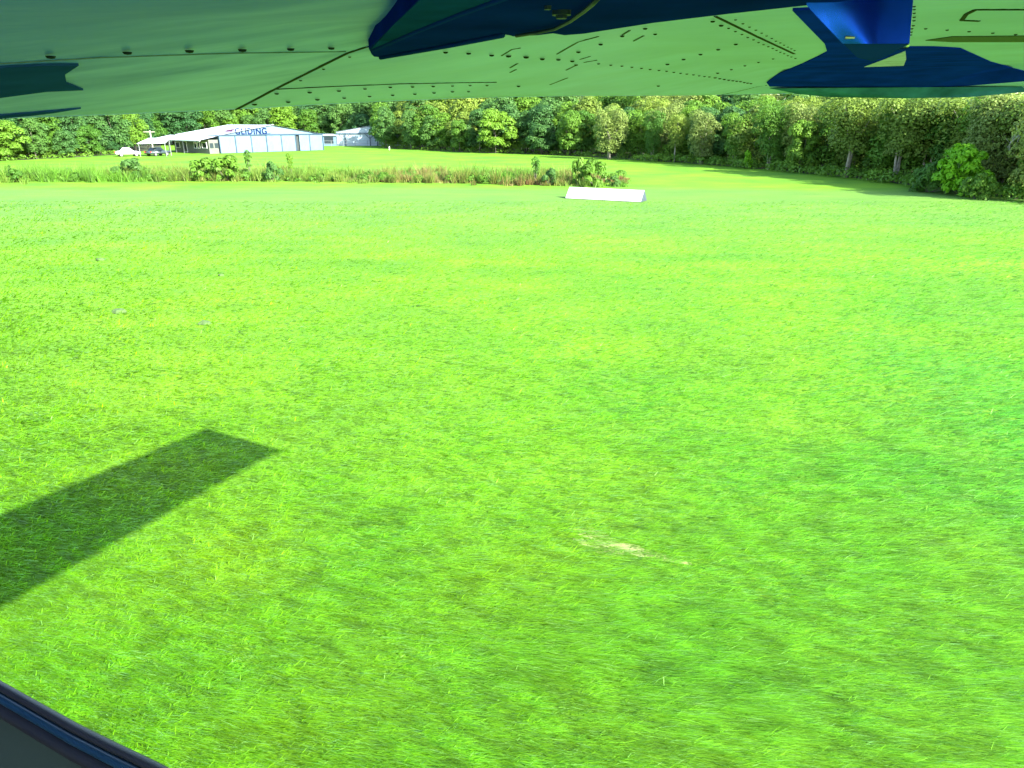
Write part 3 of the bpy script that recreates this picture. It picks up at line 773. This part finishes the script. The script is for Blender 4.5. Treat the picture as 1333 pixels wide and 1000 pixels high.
def zb(s, c):
    """height of the wing underside above the eye"""
    ht = float(np.interp(s, _g, HT)); tt = float(np.interp(s, _g, TT))
    if c < .10: a = .112
    elif c < .62: f = (c - .10) / .52; f = f * f * (3 - 2 * f); a = .112 + (ht - .112) * f
    else: a = ht + (tt - ht) * min(1.3, (c - .62) / (te_c(s) - .62))
    if c < -.5: a += .10 * ((-.5 - c) / .66) ** 2
    d = max(0, s - (TIP - .55)) / .55                                         # down-turned tip
    a -= .115 * d * d * (1 if c < .62 else max(0, 1 - (c - .62) / (te_c(s) - .62)))
    return a + RISE * s
def wp(s, c, dz=0.0): return SPN * s + AFT * c + Vector((0, 0, zb(s, c) + dz))
def hit(u_, v_, drop=0.0):
    """where the eye ray through (u,v) meets the wing underside (lowered by drop)"""
    d = ray(u_, v_); lo, hi = 0.05, 40.0; t = lo
    prev = None
    for k in range(1500):
        t = 0.15 * (1.0035 ** k)
        p_ = d * t; s, c = p_.dot(SPN), p_.dot(AFT)
        if p_.z >= zb(min(s, TIP), c) - drop: return p_, s, c
        if s > TIP + .02: break
    p_ = d * (TIP / max(1e-3, d.dot(SPN))) if d.dot(SPN) > 0 else d * 2
    return p_, p_.dot(SPN), p_.dot(AFT)

bm = bmesh.new(); rowsb, rowst = [], []
ss = sorted(set(list(np.linspace(0.02, 2, 26)) + list(np.linspace(2, TIP - .6, 16)) + list(np.linspace(TIP - .6, TIP, 10)) + [.779, .781]))
cs = [LE_C, -1.14, -1.07, -.95, -.82, -.7, -.6, -.5, -.3, -.1, .04, .10, .16, .22, .28, .34, .40, .46, .52, .57, .62]
for s in ss:
    cc = cs + [.62 + (te_c(s) - .62) * f for f in (.08, .2, .35, .5, .65, .8, .92, 1.0)]
    rb, rt = [], []
    for j, c in enumerate(cc):
        x = (c - LE_C) / (te_c(s) - LE_C)
        th = .30 * (1 - .25 * s / TIP) * (2.6 * (math.sqrt(max(x, 0)) * .45 - .2 * x - .25 * x ** 2 + 0.0) if x < .999 else 0)
        tap = 1.0 if s < TIP - .4 else max(.12, 1 - ((s - TIP + .4) / .4) ** 2 * .88)
        th = max(.006, th * tap)
        rb.append(bm.verts.new(wp(s, c))); rt.append(bm.verts.new(wp(s, c, th)))
    rowsb.append(rb); rowst.append(rt)
nC = len(rowsb[0])
for i in range(len(ss) - 1):
    for j in range(nC - 1):
        bm.faces.new((rowsb[i][j], rowsb[i][j + 1], rowsb[i + 1][j + 1], rowsb[i + 1][j]))
        bm.faces.new((rowst[i][j], rowst[i + 1][j], rowst[i + 1][j + 1], rowst[i][j + 1]))
    bm.faces.new((rowsb[i][0], rowsb[i + 1][0], rowst[i + 1][0], rowst[i][0]))
    bm.faces.new((rowsb[i][-1], rowst[i][-1], rowst[i + 1][-1], rowsb[i + 1][-1]))
for i in (0, -1):
    for j in range(nC - 1):
        f = (rowsb[i][j], rowst[i][j], rowst[i][j + 1], rowsb[i][j + 1]); bm.faces.new(f if i == 0 else f[::-1])
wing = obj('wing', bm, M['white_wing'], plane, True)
def root_shade(m):
    """shade near the cabin painted into the skin colour, with a noisy edge"""
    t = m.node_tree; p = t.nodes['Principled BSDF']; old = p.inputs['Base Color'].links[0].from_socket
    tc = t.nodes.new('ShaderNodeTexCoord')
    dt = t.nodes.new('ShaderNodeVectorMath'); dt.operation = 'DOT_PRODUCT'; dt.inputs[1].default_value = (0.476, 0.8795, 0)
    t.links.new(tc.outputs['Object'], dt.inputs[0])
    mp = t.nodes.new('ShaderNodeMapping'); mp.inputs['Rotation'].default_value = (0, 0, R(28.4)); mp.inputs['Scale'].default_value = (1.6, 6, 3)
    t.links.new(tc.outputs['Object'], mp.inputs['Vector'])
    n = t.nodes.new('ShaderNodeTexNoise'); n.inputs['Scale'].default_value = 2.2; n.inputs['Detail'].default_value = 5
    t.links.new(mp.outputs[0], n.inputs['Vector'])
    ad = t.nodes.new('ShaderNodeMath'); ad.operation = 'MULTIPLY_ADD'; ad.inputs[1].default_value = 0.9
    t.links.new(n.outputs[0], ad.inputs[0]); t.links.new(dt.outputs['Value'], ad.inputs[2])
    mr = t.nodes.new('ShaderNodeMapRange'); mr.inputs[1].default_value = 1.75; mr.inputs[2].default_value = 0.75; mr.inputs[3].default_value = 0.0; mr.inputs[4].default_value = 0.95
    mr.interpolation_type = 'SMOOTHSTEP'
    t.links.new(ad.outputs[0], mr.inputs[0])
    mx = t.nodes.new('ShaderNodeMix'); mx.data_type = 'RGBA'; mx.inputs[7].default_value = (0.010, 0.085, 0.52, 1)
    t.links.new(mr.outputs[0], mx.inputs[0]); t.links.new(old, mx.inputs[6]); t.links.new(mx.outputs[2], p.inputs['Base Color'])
root_shade(M['white_wing'])

def disc(bm, p_, r_, asp=1.0, dz=-.0022):
    q_ = [bm.verts.new(p_ + SPN * (math.cos(a) * r_) + AFT * (math.sin(a) * r_ * asp) + Vector((0, 0, dz))) for a in np.linspace(0, 2 * math.pi, 11)[:-1]]
    q2 = [bm.verts.new(p_ + (SPN * math.cos(a) + AFT * math.sin(a)) * (r_ * .75) + Vector((0, 0, dz - r_ * .46))) for a in np.linspace(0, 2 * math.pi, 11)[:-1]]
    top = bm.verts.new(p_ + Vector((0, 0, dz - r_ * .60)))
    for i in range(10):
        bm.faces.new((q_[i], q_[(i + 1) % 10], q2[(i + 1) % 10], q2[i])); bm.faces.new((q2[i], q2[(i + 1) % 10], top))
RV = [(65, 70, 6), (165, 65, 6), (246, 63, 6), (315, 62, 6), (378, 61, 5.5), (431, 60, 5),
      (331, 134, 4), (375, 131, 3.5), (413, 128, 3.5), (448, 126, 3), (481, 124, 3), (511, 122.5, 3), (540, 121, 3), (565, 119.5, 3), (589, 118, 3), (610, 118, 2.5),
      (360, 120, 3.5), (403, 118.5, 3.5), (441, 116.5, 3.5), (475, 114, 3), (508, 112, 3), (537, 111.5, 3), (564, 111, 3), (589, 110.5, 2.5), (612, 110, 2.5), (634, 110, 2.5),
      (391, 103, 2.5), (421, 88, 2.5), (455, 72, 2.5),
      (580, 66, 4), (610, 67.5, 4), (640, 70, 4), (662, 71, 4.5), (685, 72.5, 4.5), (706, 75, 4), (727, 76, 3.5), (745, 78, 3.5), (750, 83, 3),
      (753, 66, 3.5), (782, 56, 3.5), (810, 45, 3.5), (840, 35, 3.5), (853, 42.5, 3), (928, 25.5, 3.5), (939, 31, 3.5),
      (675, 111, 3), (857, 111, 2.5), (869, 82.5, 3), (890, 76, 3), (912, 69.5, 3), (935, 63, 3), (958, 56, 3)]
RV += [(600 + x / 3.92, y / 3.92, 3.0 - .0008 * x) for x, y in [(703, 320), (765, 327), (822, 332), (873, 338), (922, 344), (966, 350), (1011, 355), (1050, 359), (1087, 365), (1121, 370), (1153, 374), (1187, 378), (1216, 383), (1243, 387), (1268, 389), (1300, 393)]]
RV += [(900 + x / 6.06, y / 6.06, 2.6 - .0012 * x) for x, y in [(233, 186), (295, 211), (349, 237), (400, 261), (446, 285), (492, 304), (531, 326), (570, 343), (608, 359), (643, 374), (673, 389), (703, 404), (733, 416), (762, 432), (790, 442), (822, 455),
        (350, 143), (408, 174), (460, 201), (510, 226), (556, 250), (595, 273), (636, 293), (668, 315), (703, 329), (733, 347), (762, 363), (790, 377), (815, 391), (645, 458), (530, 486), (423, 513), (316, 543), (208, 571),
        (188, 608), (225, 615), (260, 621), (295, 627), (328, 632), (358, 636), (388, 639), (418, 646), (444, 651), (470, 655)]]
RV += [(1113 + x / 6.06, y / 6.06, 2.2) for x, y in [(470, 36), (470, 60), (470, 90), (470, 122), (468, 150), (462, 190), (450, 215), (445, 242), (440, 265), (560, 215), (730, 226), (903, 238), (1090, 250), (1270, 262)]]
bm = bmesh.new()
for (u_, v_, r_) in RV:
    p_, s, c = hit(u_, v_); dpt = p_.length
    disc(bm, p_, min(.020, .80 * r_ * dpt / FPX), 1.0)
obj('rivets', bm, M['rivet'], wing, False)['kind'] = 'stuff'

def strip(bm, pts, wpx, dz=-.0016):
    """a thin raised line on the underside through image-found points of the wing"""
    W = [hit(*p_)[0] for p_ in pts]
    n = len(W); Lf, Rt = [], []
    for i in range(n):
        d = (W[min(i + 1, n - 1)] - W[max(0, i - 1)]); d.z = 0
        view = W[i].normalized(); side = Vector((-d.y, d.x, 0)).normalized()
        wpi = wpx if not isinstance(wpx, (list, tuple)) else wpx[i]
        wd_ = wpi * .5 * W[i].length / FPX * 1.6
        Lf.append((W[i] + side * wd_)); Rt.append((W[i] - side * wd_))
    vl = [bm.verts.new(q + Vector((0, 0, dz))) for q in Lf]; vr = [bm.verts.new(q + Vector((0, 0, dz))) for q in Rt]
    vl2 = [bm.verts.new(q + Vector((0, 0, dz + .004))) for q in Lf]; vr2 = [bm.verts.new(q + Vector((0, 0, dz + .004))) for q in Rt]
    for i in range(n - 1):
        bm.faces.new((vl[i], vl[i + 1], vr[i + 1], vr[i])); bm.faces.new((vl[i], vl2[i], vl2[i + 1], vl[i + 1])); bm.faces.new((vr[i], vr[i + 1], vr2[i + 1], vr2[i]))
def line(name, pts, wpx, m=None, sub=12):
    bm = bmesh.new(); dense = []
    for a, b in zip(pts[:-1], pts[1:]):
        for k in range(sub): dense.append((a[0] + (b[0] - a[0]) * k / sub, a[1] + (b[1] - a[1]) * k / sub))
    dense.append(pts[-1]); strip(bm, dense, wpx); return obj(name, bm, m or M['slot'], wing)
line('flap_gap', [(308, 142), (357, 116), (452, 68.5), (478, 60)], 2.4)
M['seam'] = mat('paint_seam', (0.08, 0.13, 0.15), 0.6, 0.05)
line('hinge_gap', [(0, 82), (130, 74), (300, 68.5), (450, 66.5)], .7, M['seam'])
line('tab_gap', [(357, 116), (440, 112), (520, 109), (600, 107.5), (645, 107)], 2.2)
M['scuff'] = mat('scuff', (0.035, 0.06, 0.05), 0.7, 0.05)
line('panel_seam', [(931, 20.5), (985, 47), (1034, 70)], 1.8)
line('panel_seam', [(936, 124), (960, 119), (985, 113), (998, 111)], 1.2)
for pts in ([(653, 72), (666, 64), (677, 62)], [(664, 88), (674, 82)], [(725, 70), (753, 54), (779, 47)], [(737, 91), (751, 84)], [(755, 77), (768, 73)], [(760, 81), (777, 78)], [(716, 110), (739, 101)], [(664, 94), (672, 90)], [(810, 45), (820, 39)], [(825, 53), (838, 46)], [(1040, 18), (1052, 11)]):
    line('scuff_mark', pts, 1.0, M['scuff'], 4)

def dens(poly, step=14.0):
    out = []
    for a, b in zip(poly, poly[1:] + poly[:1]):
        n = max(1, int(math.hypot(b[0] - a[0], b[1] - a[1]) / step))
        for k in range(n): out.append((a[0] + (b[0] - a[0]) * k / n, a[1] + (b[1] - a[1]) * k / n))
    return out
def patch(name, poly, m, drop=.003, parent=None, thick=.0):
    """paint or painted reflection on the underside: follows the curved skin, 3 mm proud, with a closed edge"""
    bm = bmesh.new()
    pts = [hit(u_, v_)[0] + Vector((0, 0, -drop)) for u_, v_ in dens(poly)]
    a = [bm.verts.new(p_) for p_ in pts]; b = [bm.verts.new(p_ + Vector((0, 0, drop * .9 + thick))) for p_ in pts]
    f = bm.faces.new(a); n = len(a)
    for i in range(n): bm.faces.new((a[i], a[(i + 1) % n], b[(i + 1) % n], b[i]))
    bmesh.ops.triangulate(bm, faces=[f])
    return obj(name, bm, m, parent or wing)
patch('blue_patch', [(1032, 10), (1055, 9), (1100, 56), (1150, 78), (1184, 60), (1215, 60), (1250, 62), (1290, 80), (1333, 92), (1400, 96), (1400, 104), (1333, 105), (1260, 111), (1190, 115), (1100, 113), (1002, 112), (998, 107), (1012, 96), (1045, 82), (1066, 72), (1077, 66), (1074, 55)], M['bluepaint'], .004)
patch('shade_stripe', [(-40, 150.5), (0, 148.5), (60, 143.5), (105, 139.5), (72, 145), (40, 149), (0, 152.5), (-40, 154)], M['tealreflect'], .003)
patch('blue_patch', [(-40, 88), (0, 85), (60, 82), (102, 82), (84, 94), (86, 106), (108, 115), (60, 117), (0, 125), (-40, 127)], M['tealreflect'], .003)  # dark reflection on the flap, painted as a teal patch

def solid(name, poly, m, drop, parent, up=.06, smooth=False):
    """a body hung below the wing: flat underside found by lowering the wing surface by drop"""
    bm = bmesh.new()
    pts = []
    for u_, v_ in poly:
        d = ray(u_, v_); t = .1
        for k in range(2500):
            t = .10 * 1.002 ** k; p_ = d * t
            if p_.z >= .112 + .0355 * p_.dot(SPN) - drop: break
        pts.append(p_)
    prism(bm, pts, (0, 0, up))
    return obj(name, bm, m, parent, smooth), pts
M['navy2'] = mat('navy_side', (0.006, 0.03, 0.2), 0.4, 0.0)
M['dull'] = mat('dull_metal', (0.018, 0.028, 0.06), 0.5, 0.1)
# dark blue fairing running along the chord close to the window
strut, pts = solid('strut_fairing', [(480, 63), (484, 71), (489, 76), (501, 75), (580, 60), (655, 45), (663, 46), (668, 47.5), (700, 46), (720, 43.5), (735, 46), (760, 44), (850, 30), (950, 18), (1042, 8), (1140, -3), (1333, -24), (1500, -60), (1500, -200), (900, -220), (700, -150), (545, 1)], M['navy'], .042, plane, .042)
def under(u_, v_, drop):
    d = ray(u_, v_); t = .1
    for k in range(2500):
        t = .10 * 1.002 ** k; p_ = d * t
        if p_.z >= .112 + .0355 * p_.dot(SPN) - drop: break
    return p_
bm = bmesh.new()
tube(bm, [under(u_, v_, .0435) for u_, v_ in [(484, 66), (540, 42), (600, 18), (650, 0), (700, -20)]], .0022, 6)
obj('fairing_rib', bm, M['navy2'], strut, True)
bm = bmesh.new(); prism(bm, [under(u_, v_, .0428) for u_, v_ in [(482.5, 65), (512, 33), (546, 1), (600, -30), (720, -32), (650, -1), (600, 17), (540, 41)]], (0, 0, .0012))
obj('upper_face', bm, mat('fairing_teal', (0.006, 0.040, 0.16), 0.45, 0.0, noise=(14, 0.25)), strut)
bm = bmesh.new(); tube(bm, [under(u_, v_, .044) for u_, v_ in [(495, 75.5), (580, 60.5), (655, 45.8)]], .003, 6); obj('edge_lip', bm, M['navy2'], strut, True)
bm = bmesh.new(); tube(bm, [under(u_, v_, .046) for u_, v_ in [(672, 47), (700, 42.5), (722, 38), (742, 28), (760, 15), (772, 5), (784, -8)]], .0018, 8); obj('cable', bm, M['dull'], strut, True)
pb = under(731, 17, .044)
bm = bmesh.new(); tube(bm, [pb + Vector((0, 0, .002)), pb - Vector((0, 0, .0018))], .0085, 18); tube(bm, [pb - Vector((0, 0, .0015)), pb - Vector((0, 0, .0045))], .005, 6); obj('bolt', bm, M['dull'], strut)
bm = bmesh.new(); pb = under(713, 11, .044); tube(bm, [pb + Vector((0, 0, .002)), pb - Vector((0, 0, .001))], .003, 10); obj('screw', bm, M['dull'], strut)
# bright blue bracket hanging from the underside, its face towards the cabin
def at_depth(u_, v_, dep):
    d = ray(u_, v_); return d * (dep / d.y)
cuff = empty('wing_bracket', (0, 0, 0)); cuff.parent = plane
bm = bmesh.new(); BK = ray(1120, 36) * .12
def plate_pt(fu, fv):
    v_ = -2 + 59 * fv; x0 = 1050 + 47 * max(0, (v_ - 7) / 50); x1 = 1189 - 5 * fv; u_ = x0 + (x1 - x0) * fu
    k = min(1, max(0, (fu * 1.25 + fv * .35 - .25) / .75)); k = k * k * (3 - 2 * k)
    return at_depth(u_, v_, .660 + (.0032 * (1 - k) - .0040 * k) * fv)
n_ = 44; fr = [[bm.verts.new(plate_pt(i / n_, j / n_)) for i in range(n_ + 1)] for j in range(n_ + 1)]
bk = [[bm.verts.new(plate_pt(i / n_, j / n_) + BK) for i in range(n_ + 1)] for j in range(n_ + 1)]
for j in range(n_):
    for i in range(n_):
        bm.faces.new((fr[j][i], fr[j][i + 1], fr[j + 1][i + 1], fr[j + 1][i])); bm.faces.new((bk[j][i], bk[j + 1][i], bk[j + 1][i + 1], bk[j][i + 1]))
    bm.faces.new((fr[j][0], fr[j + 1][0], bk[j + 1][0], bk[j][0])); bm.faces.new((fr[j][n_], bk[j][n_], bk[j + 1][n_], fr[j + 1][n_]))
    bm.faces.new((fr[0][j], bk[0][j], bk[0][j + 1], fr[0][j + 1])); bm.faces.new((fr[n_][j], fr[n_][j + 1], bk[n_][j + 1], bk[n_][j]))
obj('upper_plate', bm, M['cobalt'], cuff)
bm = bmesh.new()
prism(bm, [at_depth(1096, 55.4, .664), at_depth(1184, 57.6, .664), at_depth(1150, 75, .69), at_depth(1136, 80, .70), at_depth(1116, 75, .69)], BK * .8)
obj('lower_plate', bm, M['navy2'], cuff)
bm = bmesh.new(); tube(bm, [at_depth(1100, 49, .661), at_depth(1125, 49, .661), at_depth(1147, 51, .661)], .0013, 6); obj('trim_strip', bm, M['steel'], cuff)
M['tipreflect'] = mat('tip_grey_green', (0.035, 0.13, 0.30), 0.5, 0.0, noise=(6, 0.5))
patch('tip_band', [(1002, 114.5), (1100, 116), (1190, 119), (1262, 116), (1330, 112), (1336, 119), (1260, 126), (1180, 127.5), (1080, 126), (1040, 122)], M['tipreflect'], .003)  # grey-green reflection along the drooped tip, painted as a band
M['palegrey'] = mat('pale_grey_panel', (0.42, 0.42, 0.95), 0.5, 0.0, noise=(20, 0.3))
patch('pale_panel', [(1111, 91), (1150, 76), (1179, 64), (1180, 75), (1176, 86), (1150, 88)], M['palegrey'], .006)
patch('pale_slot', [(1088, 106), (1105, 99), (1128, 96), (1129, 100), (1120, 104)], M['palegrey'], .006)
line('joint_line', [(1187, 0), (1185, 30), (1182, 60), (1180, 90), (1181, 118)], 1.6, M['white'])
line('bracket_mark', [(1340, 12), (1270, 12), (1258, 18), (1252, 26), (1275, 27)], [2.5] * 49, None)
patch('soft_stripe', [(1205, 52), (1240, 47), (1340, 46), (1340, 54), (1240, 54)], M['trim'], .002)

# window sill in the lower left corner
sill = [(-140, 800), (-60, 852), (0, 893), (50, 921), (100, 949), (150, 974), (200, 998), (260, 1030), (340, 1075)]
def sp_at(u_, v_, s0=.30):
    d = ray(u_, v_); return d * (s0 / d.dot(SPN))
bm = bmesh.new(); P_ = [sp_at(*q) for q in sill]
tube(bm, P_, .0055, 10); ws = obj('window_gasket', bm, M['black'], plane, True)
bm = bmesh.new(); tube(bm, [q - Vector((0, 0, .010)) - SPN * .006 for q in P_], .0065, 10); obj('window_bead', bm, M['blue_trim'], ws, True)
bm = bmesh.new(); tube(bm, [q - Vector((0, 0, .026)) - SPN * .008 for q in P_], .011, 10); obj('inner_seal', bm, M['black'], ws, True)
bm = bmesh.new()
prev = None
for q in P_:
    o_ = q - Vector((0, 0, .032)) - SPN * .010
    col_ = [bm.verts.new(o_), bm.verts.new(o_ - SPN * .05 - Vector((0, 0, .03))), bm.verts.new(o_ - SPN * .07 - Vector((0, 0, .6))), bm.verts.new(o_ + SPN * .03 - Vector((0, 0, .6)))]
    if prev:
        for i in range(4): bm.faces.new((prev[i], col_[i], col_[(i + 1) % 4], prev[(i + 1) % 4]))
    prev = col_
obj('door_panel', bm, M['trim'], plane, False)

# fuselage pieces, unseen, cut and placed to shade the wing root
def hull_blocker(cs_, prof, name):
    bm = bmesh.new(); rings = []
    for c in cs_:
        k = 1.0 - .15 * max(0, c - 1.2)
        rings.append([bm.verts.new(SPN * (-.45 + (a_ + .45) * k) + AFT * c + Vector((0, 0, -.3 + (z_ + .3) * k))) for a_, z_ in prof])
    for i in range(len(rings) - 1):
        for j in range(len(prof)):
            j2 = (j + 1) % len(prof); bm.faces.new((rings[i][j], rings[i][j2], rings[i + 1][j2], rings[i + 1][j]))
    bm.faces.new(rings[0]); bm.faces.new(rings[-1][::-1])
    bmesh.ops.recalc_face_normals(bm, faces=bm.faces)
    return obj(name, bm, M['navy'], plane)
hull_blocker((1.35, 1.8, 2.4, 3.4, 4.8), [(.27, .08), (.31, -.25), (.33, -.8), (.22, -1.4), (-.6, -1.5), (-1.15, -1.2), (-1.2, .08)], 'fuselage_blocker')
bm = bmesh.new()
a_ = [SPN * s_ + AFT * c_ for s_, c_ in ((-1.15, -1.1), (-1.15, 1.3), (.0, 1.3), (.0, -1.1))]
prism(bm, [q + Vector((0, 0, .22)) for q in a_], (0, 0, .03)); obj('cabin_roof', bm, M['navy'], plane)
hull_blocker((.2, .8, 1.34), [(.10, -.74), (.12, -.95), (.10, -1.4), (-.6, -1.5), (-1.15, -1.2), (-1.18, -.74)], 'belly_blocker')
